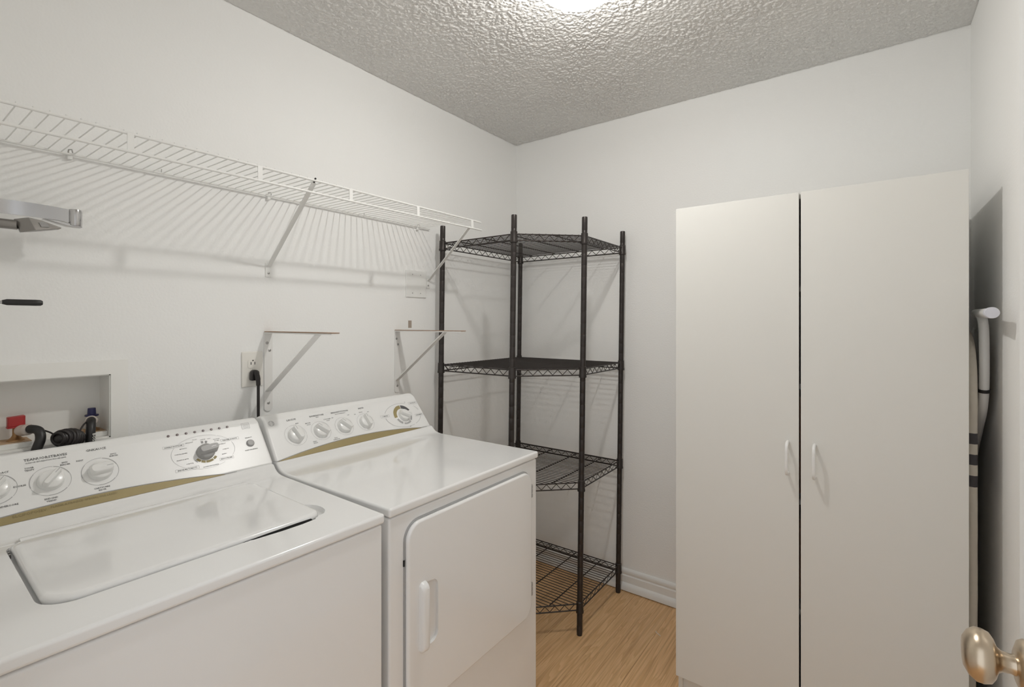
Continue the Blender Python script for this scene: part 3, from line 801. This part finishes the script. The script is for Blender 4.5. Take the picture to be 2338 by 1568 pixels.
# bundle of coiled black cord between the hoses
cb = empty('cord_bundle', 'coiled black cord bundle lying between the two hoses', 'cord', (-0.010, 0.335, BZ0 + 0.018))
core = MB().lathe([(0.0, -0.036)] + [(0.0225 * math.sqrt(1 - (h / 0.036) ** 2), h) for h in (-0.034, -0.030, -0.022, -0.012, 0.0, 0.012, 0.022, 0.030, 0.034)] + [(0.0, 0.036)], 28)
TILT = Matrix.Translation((0.046, 0.000, 0.004)) @ Matrix.Rotation(math.radians(38), 4, 'Z') @ Matrix.Rotation(math.radians(-100), 4, 'X')
core.xf(TILT).build('bundle_core', M['cord'], cb, smooth=60)
for k in range(7):
    h = -0.030 + 0.0098 * k
    r = 0.0235 * math.sqrt(max(0.05, 1 - (h / 0.041) ** 2)) - 0.001
    pts = [(r * math.cos(2 * PI * q / 28), r * 0.95 * math.sin(2 * PI * q / 28), h + 0.003 * math.sin(2 * PI * q / 28 + k)) for q in range(28)]
    MB().tube(pts, 0.0040, 8, closed=True).xf(TILT).build('cord_loop', M['cord'], cb, smooth=60)
MB().tube(smooth_pts([(-0.008, -0.056, 0.034), (0.012, -0.040, 0.026), (0.030, -0.028, 0.018), (0.044, -0.022, 0.004)], 5), 0.0020, 8).build('tie', M['cord'], cb)
MB().tube(smooth_pts([(0.046, 0.020, 0.014), (0.026, 0.034, 0.030), (0.000, 0.050, 0.036)], 5), 0.0022, 8).build('tie', M['cord'], cb)

# ------------------------------------------------------------------ wall outlet, plug with cord, blank plate
def screw(parent, loc, r=0.004, mt=None, axis='x'):
    return MB().lathe([(r, 0.0), (r, 0.0006), (r * 0.7, 0.0016), (0.0, 0.0020)], 14, loc, axis).build('screw', mt or M['steel'], parent)

ou = empty('wall_outlet', 'ivory duplex wall outlet left of the shelf bracket', 'outlet', (0, 0.8175, 1.15))
MB().box(0, 0.0055, -0.0355, 0.0355, 0.0, 0.12).build('plate', M['ivory'], ou, bevel=0.0025)
for zz in (0.0785, 0.0405):
    rc = MB().prism(rrect(-0.0165, 0.0165, zz - 0.0145, zz + 0.0145, 0.006, 5), 'x', 0.004, 0.0072).build('receptacle', M['ivory'], ou, smooth=None)
    MB().box(0.0068, 0.0075, -0.0075, -0.0052, zz - 0.003, zz + 0.006).build('slot', M['gap'], rc, smooth=None)
    MB().box(0.0068, 0.0075, 0.0052, 0.0075, zz - 0.003, zz + 0.006).build('slot', M['gap'], rc, smooth=None)
    MB().lathe([(0.0024, 0.0), (0.0024, 0.0007), (0.0, 0.0007)], 12, (0.0068, 0.0, zz + (0.011 if zz > 0.06 else -0.010)), 'x').build('slot', M['gap'], rc, smooth=None)
screw(ou, (0.0055, 0, 0.0595), 0.0028, M['ivory'])
pc = empty('power_cord', 'black power plug and cord hanging from the outlet', 'power cord', (0.0, 0.818, 0.95))
pm = MB().prism(rrect(-0.014, 0.014, 1.172 - 0.95, 1.208 - 0.95, [0.012, 0.012, 0.005, 0.005], 5), 'x', 0.0078, 0.026)
pm.build('plug', M['cord'], pc, bevel=0.004)
MB().tube(smooth_pts([(0.022, 0.0, 0.252), (0.032, 0.001, 0.242), (0.036, 0.003, 0.222), (0.035, 0.004, 0.205)], 5), [0.008] * 10 + [0.007] * 5 + [0.0058], 12).build('strain_relief', M['cord'], pc, smooth=60)
MB().tube(smooth_pts([(0.035, 0.004, 0.21), (0.034, 0.0045, 0.15), (0.033, 0.005, 0.08), (0.032, 0.005, 0.0), (0.03, 0.004, -0.10), (0.03, 0.0, -0.3)], 5), 0.0048, 12).build('cord', M['cord'], pc, smooth=60)

bp = empty('blank_wall_plate', 'white blank two-gang wall plate near the shelf end', 'wall plate', (0, 1.566, 1.487))
MB().box(0, 0.006, -0.0625, 0.0625, 0.0, 0.125).build('plate', M['trim'], bp, bevel=0.0022)
for y in (-0.025, 0.025):
    for z in (0.0195, 0.1055): screw(bp, (0.006, y, z), 0.0026, M['logo'])

# ------------------------------------------------------------------ shelf brackets left on the wall
def bracket(label, y, ztop, zbot, length, bx, bz):
    b = empty('shelf_bracket', label, 'bracket', (0, y, zbot), group='white wall shelf brackets')
    h = ztop - zbot
    MB().prism(rrect(-0.0145, 0.0145, 0.0, h, [0.002, 0.002, 0.0135, 0.0135], 5), 'x', 0.0, 0.004).build('wall_flange', M['bracket'], b, smooth=40)
    MB().box(0.0, length, -0.0145, 0.0145, h - 0.004, h).build('arm', M['bracket'], b, bevel=0.001)
    MB().box(0.002, length + 0.001, -0.0140, 0.0140, h + 0.0003, h + 0.0032).build('bare_edge', M['tan'], b, bevel=0.0008)
    a = Vector((0.004, 0, bz - zbot)); c = Vector((bx, 0, h - 0.004)); d = (c - a).normalized(); nrm = Vector((-d.z, 0, d.x)) * 0.0018
    vs = []
    for p in (a, c):
        for s1 in (-0.0105, 0.0105):
            for s2 in (-1, 1): vs.append((p.x + nrm.x * s2, s1, p.z + nrm.z * s2))
    MB().add(vs, [(0, 1, 3, 2), (4, 6, 7, 5), (0, 4, 5, 1), (2, 3, 7, 6), (0, 2, 6, 4), (1, 5, 7, 3)]).build('brace', M['bracket'], b, smooth=None)
    for dy, z in ((-0.005, 1.298), (0.004, 1.272), (0.0, 1.087)): screw(b, (0.004, dy, z - zbot), 0.0052)
    return b
bracket('white steel shelf bracket beside the outlet, nearer of the two', 0.8725, 1.336, 1.058, 0.405, 0.312, 1.128)
bracket('white steel shelf bracket above the dryer, by the dark rack', 1.4525, 1.334, 1.056, 0.402, 0.300, 1.112)

# ------------------------------------------------------------------ white ventilated wire shelf
ws = empty('wire_shelf', 'long white wire wall shelf above the washer and dryer', 'wire shelf', (0, 0.86, 1.55))
O = Vector((0, 0.86, 1.55))
def L3(x, y, z): return Vector((x, y, z)) - O
YS0, YS1 = 0.045, 1.66
ZB_, ZT_, ZL_ = 1.813, 1.811, 1.771
XFR = 0.318
MB().tube([L3(0.012, YS0, ZB_), L3(0.012, 1.645, ZB_ + 0.004)], 0.0032, 10).build('back_rail', M['wirewhite'], ws)
MB().tube([L3(XFR, YS0, ZT_), L3(XFR, YS1, ZT_ + 0.003)], 0.0036, 10).build('front_rail', M['wirewhite'], ws)
MB().tube([L3(XFR + 0.004, YS0, ZL_ - 0.005), L3(XFR + 0.004, YS1, ZL_ + 0.008)], 0.0036, 10).build('lower_front_rail', M['wirewhite'], ws)
me_w = MB().tube([(0.0115, 0, -0.006), (0.0125, 0, -0.0005), (0.016, 0, 0.0), (0.305, 0, -0.0045), (0.3135, 0, -0.0045), (0.3165, 0, -0.001), (0.317, 0, 0.0016)], 0.0015, 6).mesh('deck_wire')
me_w.materials.append(M['wirewhite'])
y = 0.0714
while y < 1.60:
    child('deck_wire', me_w, ws, Matrix.Translation(L3(0, y, ZB_ + 0.0035)))
    y += 0.0254
for yu in (0.088, 0.3873, 0.687, 0.986, 1.2845, 1.598):
    f = (yu - YS0) / (YS1 - YS0)
    zb = ZL_ - 0.005 + 0.013 * f
    MB().prism([(XFR + 0.003, zb - O.z), (XFR + 0.0055, zb - O.z), (XFR + 0.0045, ZT_ + 0.002 - O.z), (XFR + 0.0015, ZT_ + 0.002 - O.z)], 'y', yu - 0.0065 - O.y, yu + 0.0065 - O.y).build('upright', M['wirewhite'], ws, smooth=None)
for yc in (0.3426, 0.8716, 1.571):
    cl = MB().box(0.0, 0.012, yc - 0.0055 - O.y, yc + 0.0055 - O.y, ZB_ - 0.012 - O.z, ZB_ + 0.004 - O.z).build('wall_clip', M['wirewhite'], ws, bevel=0.002)
    MB().tube([L3(0.006, yc - 0.003, ZB_ + 0.003), L3(0.012, yc - 0.003, ZB_ + 0.012), L3(0.018, yc + 0.002, ZB_ + 0.013), L3(0.018, yc + 0.004, ZB_ + 0.004)], 0.0016, 6).build('clip_hook', M['steel'], cl)
for yc in (0.5498, 1.2727):
    MB().tube([L3(0.0, yc, ZB_ + 0.004), L3(0.007, yc, ZB_ + 0.006), L3(0.008, yc, ZB_ + 0.015)], 0.0013, 6).build('nail', M['steel'], ws)
def strut(yt, yf, ztop, zfoot):
    a = L3(0.008, yf, zfoot); b = L3(XFR - 0.004, yt, ztop)
    d = (b - a).normalized(); side = Vector((0, 1, 0)); side = (side - d * side.dot(d)).normalized(); up = d.cross(side)
    prof = [(-0.0075, -0.0022), (0.0075, -0.0022), (0.0075, 0.0008), (0.0, 0.0034), (-0.0075, 0.0008)]
    vs = [a + side * p + up * q for p, q in prof] + [b + side * p + up * q for p, q in prof]
    n = 5
    s = MB().add(vs, [tuple(range(n))[::-1], tuple(range(n, 2 * n))] + [(i, (i + 1) % n, n + (i + 1) % n, n + i) for i in range(n)]).build('support_strut', M['wirewhite'], ws, smooth=None)
    MB().box(0.0, 0.003, yf - 0.0105 - O.y, yf + 0.0105 - O.y, zfoot - 0.040 - O.z, zfoot + 0.010 - O.z).build('foot_plate', M['wirewhite'], s, bevel=0.001)
    MB().lathe([(0.0042, 0), (0.0042, 0.0008), (0.003, 0.0018), (0, 0.0022)], 12, (0.003, yf - O.y, zfoot - 0.026 - O.z), 'x').build('screw', M['steel'], s)
    if ztop > 1.80: MB().tube([b, b + Vector((0.004, 0.001, 0.010)), b + Vector((0.008, 0.001, 0.013))], 0.0028, 8).build('hook_end', M['gap'], s)
strut(0.857, 0.873, 1.806, 1.570)
strut(1.592, 1.643, 1.786, 1.573)

# ------------------------------------------------------------------ dark corner rack
RO = Vector((0.30, 2.02, 0))
rack = empty('corner_rack', 'tall dark metal five-sided wire shelving rack in the corner', 'shelving rack', RO)
def shr(x, y, z): return (x + 0.011 * z - 0.003 - RO.x, y + 0.006 * z - 0.010 - RO.y, z)
PP = dict(L=(0.045, 1.681), C=(0.047, 2.322), R=(0.682, 2.322), FR=(0.687, 1.906), FL=(0.463, 1.688))
ZTOP = 1.832
for k, (px, py) in PP.items():
    m_ = MB()
    prof = []
    for z, r in ((0.0, 0.0115), (0.012, 0.0125), (0.014, 0.0125)): prof.append((r, z))
    z = 0.045
    while z < ZTOP - 0.02:
        prof += [(0.0125, z - 0.0016), (0.0119, z), (0.0125, z + 0.0016)]
        z += 0.0508
    prof += [(0.0125, ZTOP - 0.004), (0.0115, ZTOP), (0.0, ZTOP)]
    m_.lathe(prof, 16, (px, py, 0))
    m_.fn(shr).build('post', M['rack'], rack, smooth=60)
order = ['L', 'C', 'R', 'FR', 'FL']
poly = [Vector((*PP[k], 0)) for k in order]
TH = 0.027
def clip_range(y):
    """x range of the pentagon at given y"""
    xs = []
    for i in range(5):
        a, b = poly[i], poly[(i + 1) % 5]
        if (a.y - y) * (b.y - y) < 0:
            xs.append(a.x + (b.x - a.x) * (y - a.y) / (b.y - a.y))
    return (min(xs), max(xs)) if len(xs) >= 2 else None
def clip_range_y(x):
    ys = []
    for i in range(5):
        a, b = poly[i], poly[(i + 1) % 5]
        if (a.x - x) * (b.x - x) < 0:
            ys.append(a.y + (b.y - a.y) * (x - a.x) / (b.x - a.x))
    return (min(ys), max(ys)) if len(ys) >= 2 else None
def rack_shelf(zt, label):
    m_ = MB()
    for i in range(5):
        a, b = poly[i], poly[(i + 1) % 5]
        d = (b - a).normalized(); ln = (b - a).length
        for dz, r in ((0.0, 0.0029), (-TH, 0.0029)):
            m_.tube([a + Vector((0, 0, zt + dz)), b + Vector((0, 0, zt + dz))], r, 8)
        n = max(2, int(round((ln - 0.05) / 0.025)))
        if n % 2: n += 1
        inward = Vector((-d.y, d.x, 0))
        pts = []
        for q in range(n + 1):
            p = a + d * (0.025 + (ln - 0.05) * q / n)
            pts.append(p + Vector((0, 0, zt - 0.002 if q % 2 == 0 else zt - TH + 0.002)))
        for q in range(n): m_.tube([pts[q], pts[q + 1]], 0.0016, 5, cap=False)
    sh = m_.fn(shr).build('rack_shelf', M['rack'], rack, smooth=50)
    sh['label'] = label
    for k in order:
        px, py = PP[k]
        MB().lathe([(0.0128, zt - TH - 0.010), (0.0170, zt - TH - 0.010), (0.0175, zt - TH - 0.004), (0.0158, zt - TH + 0.002), (0.0152, zt + 0.010), (0.0128, zt + 0.012)], 18, (px, py, 0)).fn(shr).build('collar', M['rack'], sh, smooth=40)
    y = 1.705
    while y < 2.315:
        r = clip_range(y)
        if r and r[1] - r[0] > 0.03:
            MB().tube([(r[0], y, zt + 0.0025), (r[1], y, zt + 0.0025)], 0.0016, 6).fn(shr).build('deck_wire', M['rack'], sh, smooth=60)
        y += 0.0205
    for x in (0.14, 0.29, 0.44, 0.585):
        r = clip_range_y(x)
        MB().tube([(x, r[0], zt - 0.0010), (x, r[1], zt - 0.0010)], 0.0026, 6).fn(shr).build('cross_wire', M['rack'], sh, smooth=60)
for zt, lb in ((1.750, 'topmost wire shelf'), (1.166, 'second wire shelf from the top'), (0.668, 'third wire shelf from the top'), (0.136, 'lowest wire shelf near the floor')):
    rack_shelf(zt, lb)

# ------------------------------------------------------------------ white cabinet
CX0, CX1, CYF, CYB, CH, CZ0 = 1.136, 1.928, 1.800, 2.300, 1.787, 0.073
cb_o = Vector(((CX0 + CX1) / 2, (CYF + CYB) / 2, 0))
cabn = empty('storage_cabinet', 'tall white two-door melamine storage cabinet', 'cabinet', cb_o)
def cbx(x0, x1, y0, y1, z0, z1): return MB().box(x0 - cb_o.x, x1 - cb_o.x, y0 - cb_o.y, y1 - cb_o.y, z0, z1)
CYC = CYF + 0.018
cbx(CX0 + 0.004, CX0 + 0.019, CYC, CYB, 0, CH - 0.002).build('side_panel', M['cabinet'], cabn, smooth=None)
cbx(CX1 - 0.019, CX1 - 0.004, CYC, CYB, 0, CH - 0.002).build('side_panel', M['cabinet'], cabn, smooth=None)
cbx(CX0 + 0.019, CX1 - 0.019, CYC, CYB, CH - 0.018, CH - 0.002).build('top_panel', M['cabinet'], cabn, smooth=None)
cbx(CX0 + 0.019, CX1 - 0.019, CYB - 0.004, CYB, 0.06, CH - 0.018).build('back_panel', M['cabinet'], cabn, smooth=None)
cbx(CX0 + 0.019, CX1 - 0.019, CYC + 0.004, CYB - 0.004, 0.068, 0.084).build('bottom_panel', M['cabinet'], cabn, smooth=None)
cbx(CX0 + 0.019, CX1 - 0.019, CYC + 0.012, CYC + 0.027, 0.0, 0.068).build('kick_board', M['cabinet'], cabn, smooth=None)
for z in (0.42, 0.78, 1.16, 1.48):
    cbx(CX0 + 0.019, CX1 - 0.019, CYC + 0.03, CYB - 0.004, z - 0.008, z + 0.008).build('inner_shelf', M['cabinet'], cabn, smooth=None)
XS = 1.5305
for (x0, x1, hx, lb) in ((CX0, XS - 0.0027, 1.497, 'left door'), (XS + 0.0027, CX1, 1.571, 'right door')):
    dob = cbx(x0, x1, CYF, CYF + 0.0155, CZ0, CH).build('door', M['cabinet'], cabn, bevel=0.0008, seg=2)
    zc = 0.934; h2 = 0.050
    pth = [(hx, CYF + 0.001, zc + h2), (hx, CYF - 0.014, zc + h2), (hx, CYF - 0.028, zc + h2 - 0.003), (hx, CYF - 0.0325, zc + h2 - 0.011), (hx, CYF - 0.034, zc + h2 - 0.022),
           (hx, CYF - 0.034, zc - h2 + 0.022), (hx, CYF - 0.0325, zc - h2 + 0.011), (hx, CYF - 0.028, zc - h2 + 0.003), (hx, CYF - 0.014, zc - h2), (hx, CYF + 0.001, zc - h2)]
    MB().tube([Vector(p) - cb_o for p in pth], 0.0050, 12).build('handle', M['plastic'], dob, smooth=60)
# cartons just visible through the gap between the doors
for (z0, h, lb) in ((0.788, 0.33, 'tall orange carton inside the cabinet at handle height'), (0.428, 0.27, 'orange carton inside the cabinet below the handles')):
    co = MB().box(1.50, 1.60, 1.92, 2.10, z0, z0 + h)
    o = co.build('carton', M['orange'], None, bevel=0.001)
    tag(o, lb, 'carton', 'orange cartons in the cabinet')

# ------------------------------------------------------------------ ironing board in the gap at the right
ib = empty('ironing_board', 'folded ironing board with striped beige cover beside the cabinet', 'ironing board', (1.945, 2.03, 0))
IO = Vector((1.945, 2.03, 0))
out = []
def half_w(z):
    if z > 1.16: return 0.165 * math.sqrt(max(0.0, 1 - ((z - 1.16) / 0.19) ** 2.6))
    if z < 0.60: return 0.045 + 0.12 * math.sin(PI / 2 * max(0.0, (z - 0.02)) / 0.58)
    return 0.165
zs = [0.02 + (1.349 - 0.02) * k / 60 for k in range(61)]
m_ = MB(); loops = []
for z in zs:
    wv = max(half_w(z), 0.012)
    wob = 0.002 * math.sin(z * 37) + 0.0015 * math.sin(z * 71)
    loops.append([(x * 1.0 - 0.004, y, z) for x, y in [(-0.009, -wv + 0.006), (-0.004, -wv + wob), (0.006, -wv - 0.002 + wob), (0.013, -wv + 0.004 + wob), (0.015, -wv + 0.02), (0.0145, 0.0),
                  (0.015, wv - 0.02), (0.013, wv - 0.004), (0.006, wv + 0.002), (-0.004, wv), (-0.009, wv - 0.006)]])
n = len(loops[0]); vs = [p for l in loops for p in l]
fs = [tuple(range(n))[::-1], tuple(range((len(loops) - 1) * n, len(loops) * n))]
for q in range(len(loops) - 1):
    for i in range(n):
        j = (i + 1) % n; fs.append((q * n + i, q * n + j, (q + 1) * n + j, (q + 1) * n + i))
cvr = m_.add(vs, fs).build('cover', M['cover'], ib, smooth=60)
cvr['label'] = 'beige cloth cover with three dark stripes'
MB().tube(smooth_pts([Vector((1.968, 2.00, 1.397)) - IO, Vector((1.966, 1.90, 1.396)) - IO, Vector((1.957, 1.70, 1.394)) - IO], 4), 0.0128, 16).build('foot_bar', M['whitetube'], ib, smooth=60)
MB().tube([Vector((1.9595, 1.727, 1.3945)) - IO, Vector((1.9555, 1.678, 1.394)) - IO, Vector((1.9553, 1.675, 1.394)) - IO], [0.0142, 0.0142, 0.0132], 24).build('end_cap', M['cap'], ib, smooth=40)
MB().tube(smooth_pts([Vector((1.967, 1.93, 1.396)) - IO, Vector((1.969, 1.905, 1.375)) - IO, Vector((1.971, 1.900, 1.33)) - IO, Vector((1.972, 1.905, 1.20)) - IO, Vector((1.972, 1.935, 1.12)) - IO, Vector((1.973, 2.02, 1.04)) - IO, Vector((1.974, 2.12, 0.92)) - IO, Vector((1.974, 2.18, 0.60)) - IO], 5), 0.0115, 14).build('leg', M['whitetube'], ib, smooth=60)
MB().tube([Vector((1.9722, 1.9085, 1.181)) - IO, Vector((1.9722, 1.9105, 1.172)) - IO], 0.0140, 16).build('black_band', M['black'], ib, smooth=40)

# ------------------------------------------------------------------ chrome folding arm and black-gripped rod on the left wall
ca = empty('folding_arm', 'chrome folding hinge arm on the left wall under the wire shelf', 'folding arm', (0.0, 0.07, 1.58))
CO = Vector((0.0, 0.07, 1.58))
bx_pts = smooth_pts([(0.030, 0.060, 0), (0.062, 0.11, 0), (0.086, 0.17, 0), (0.100, 0.24, 0), (0.106, 0.30, 0), (0.107, 0.333, 0)], 6)
vs = []; fs = []
for i, p in enumerate(bx_pts):
    f = i / (len(bx_pts) - 1)
    z0 = 1.620 + 0.004 * math.sin(f * PI) - 0.002 * f; z1 = 1.6515 + 0.006 * math.sin(f * PI) - 0.003 * f
    d = (bx_pts[min(i + 1, len(bx_pts) - 1)] - bx_pts[max(i - 1, 0)]).normalized(); nn = Vector((d.y, -d.x, 0)) * 0.0022
    for s_ in (1, -1):
        for z in (z0, z1): vs.append(Vector((p.x + nn.x * s_, p.y + nn.y * s_, z)) - CO)
for i in range(len(bx_pts) - 1):
    a, b = i * 4, (i + 1) * 4
    fs += [(a, b, b + 1, a + 1), (a + 2, a + 3, b + 3, b + 2), (a + 1, b + 1, b + 3, a + 3), (a, a + 2, b + 2, b)]
e = (len(bx_pts) - 1) * 4
fs += [(0, 1, 3, 2), (e, e + 2, e + 3, e + 1)]
MB().add(vs, fs).build('band', M['chrome'], ca, smooth=50)
brl = MB().lathe([(0.0, 1.612), (0.0125, 1.612), (0.0135, 1.615), (0.0135, 1.648), (0.0125, 1.652), (0.009, 1.653), (0.008, 1.649), (0.0, 1.649)], 28, (0.105, 0.3335, 0))
brl.v = [tuple(Vector(p) - CO) for p in brl.v]
brl.build('barrel', M['chrome'], ca, smooth=40)
MB().lathe([(0.0, 0.0), (0.0062, 0.0), (0.0062, 0.002), (0.0, 0.002)], 18, Vector((0.105, 0.3335, 1.6505)) - CO).build('pin', M['greyknob'], ca)
def cpoly(pts, x0, x1): return MB().prism([(a - CO.y, b - CO.z) for a, b in pts], 'x', x0, x1)
A_ = [(0.098, 0.226, 1.6125), (0.117, 0.2475, 1.6175), (0.117, 0.2600, 1.5885), (0.098, 0.2375, 1.5835), (0.112, 0.2720, 1.6150), (0.110, 0.3075, 1.6030), (0.110, 0.3060, 1.6005)]
vs = [Vector(p) - CO for p in A_] + [Vector((0.085, p[1], p[2])) - CO for p in A_]
fs = [(0, 1, 2, 3), (1, 4, 5, 6, 2), (7, 10, 9, 8), (8, 9, 13, 12, 11), (0, 7, 8, 1), (1, 8, 11, 4), (4, 11, 12, 5), (5, 12, 13, 6), (6, 13, 9, 2), (2, 9, 10, 3), (3, 10, 7, 0)]
MB().add(vs, fs).build('lever', M['satin'], ca, bevel=0.0012, seg=2)
cpoly([(0.2655, 1.6085), (0.2700, 1.5985), (0.2850, 1.6005), (0.2790, 1.6100), (0.2735, 1.6115)], 0.108, 0.1162).build('lever_window', M['greyknob'], ca, smooth=None)
cpoly([(0.272, 1.620), (0.318, 1.6085), (0.346, 1.6085), (0.3465, 1.6125), (0.330, 1.6155), (0.300, 1.621)], 0.092, 0.112).build('fold_plate', M['chrome'], ca, bevel=0.002)
MB().tube([Vector((0.030, 0.058, 1.603)) - CO, Vector((0.070, 0.14, 1.602)) - CO, Vector((0.094, 0.232, 1.600)) - CO], 0.0115, 16).build('lower_tube', M['satin'], ca, smooth=60)
MB().box(0.0, 0.036, -0.022, 0.004, -0.01, 0.085).build('wall_mount', M['chrome'], ca, bevel=0.003)

br = empty('wall_rod', 'metal wall rod with black rubber grip below the chrome arm', 'rod', (0.0, 0.07, 1.418))
BO = Vector((0.0, 0.07, 1.418))
MB().lathe([(0.0, 0.0), (0.018, 0.0), (0.018, 0.003), (0.012, 0.005), (0.0, 0.005)], 20, (0, 0, 0), 'x').build('wall_rose', M['chrome'], br)
MB().tube([p - BO for p in smooth_pts([(0.004, 0.07, 1.418), (0.06, 0.075, 1.418), (0.093, 0.10, 1.4175), (0.099, 0.15, 1.4170), (0.100, 0.215, 1.417)], 5)], 0.0036, 12).build('rod', M['chrome'], br, smooth=60)
gp = [(0.100, 0.206), (0.100, 0.214), (0.100, 0.262), (0.1, 0.271), (0.1, 0.2745)]
MB().tube([Vector((x, y, 1.4172)) - BO for x, y in gp], [0.0045, 0.0072, 0.0074, 0.0070, 0.0050], 16).build('grip', M['black'], br, smooth=50)

# ------------------------------------------------------------------ scrap of thread on the floor
th = MB().tube(smooth_pts([(0.945, 2.118, 0.0015), (0.952, 2.108, 0.0022), (0.963, 2.103, 0.0016), (0.974, 2.096, 0.0015)], 4), 0.0012, 6).build('thread_scrap', M['lint'], None)
tag(th, 'tiny white scrap of thread on the wood floor', 'thread')
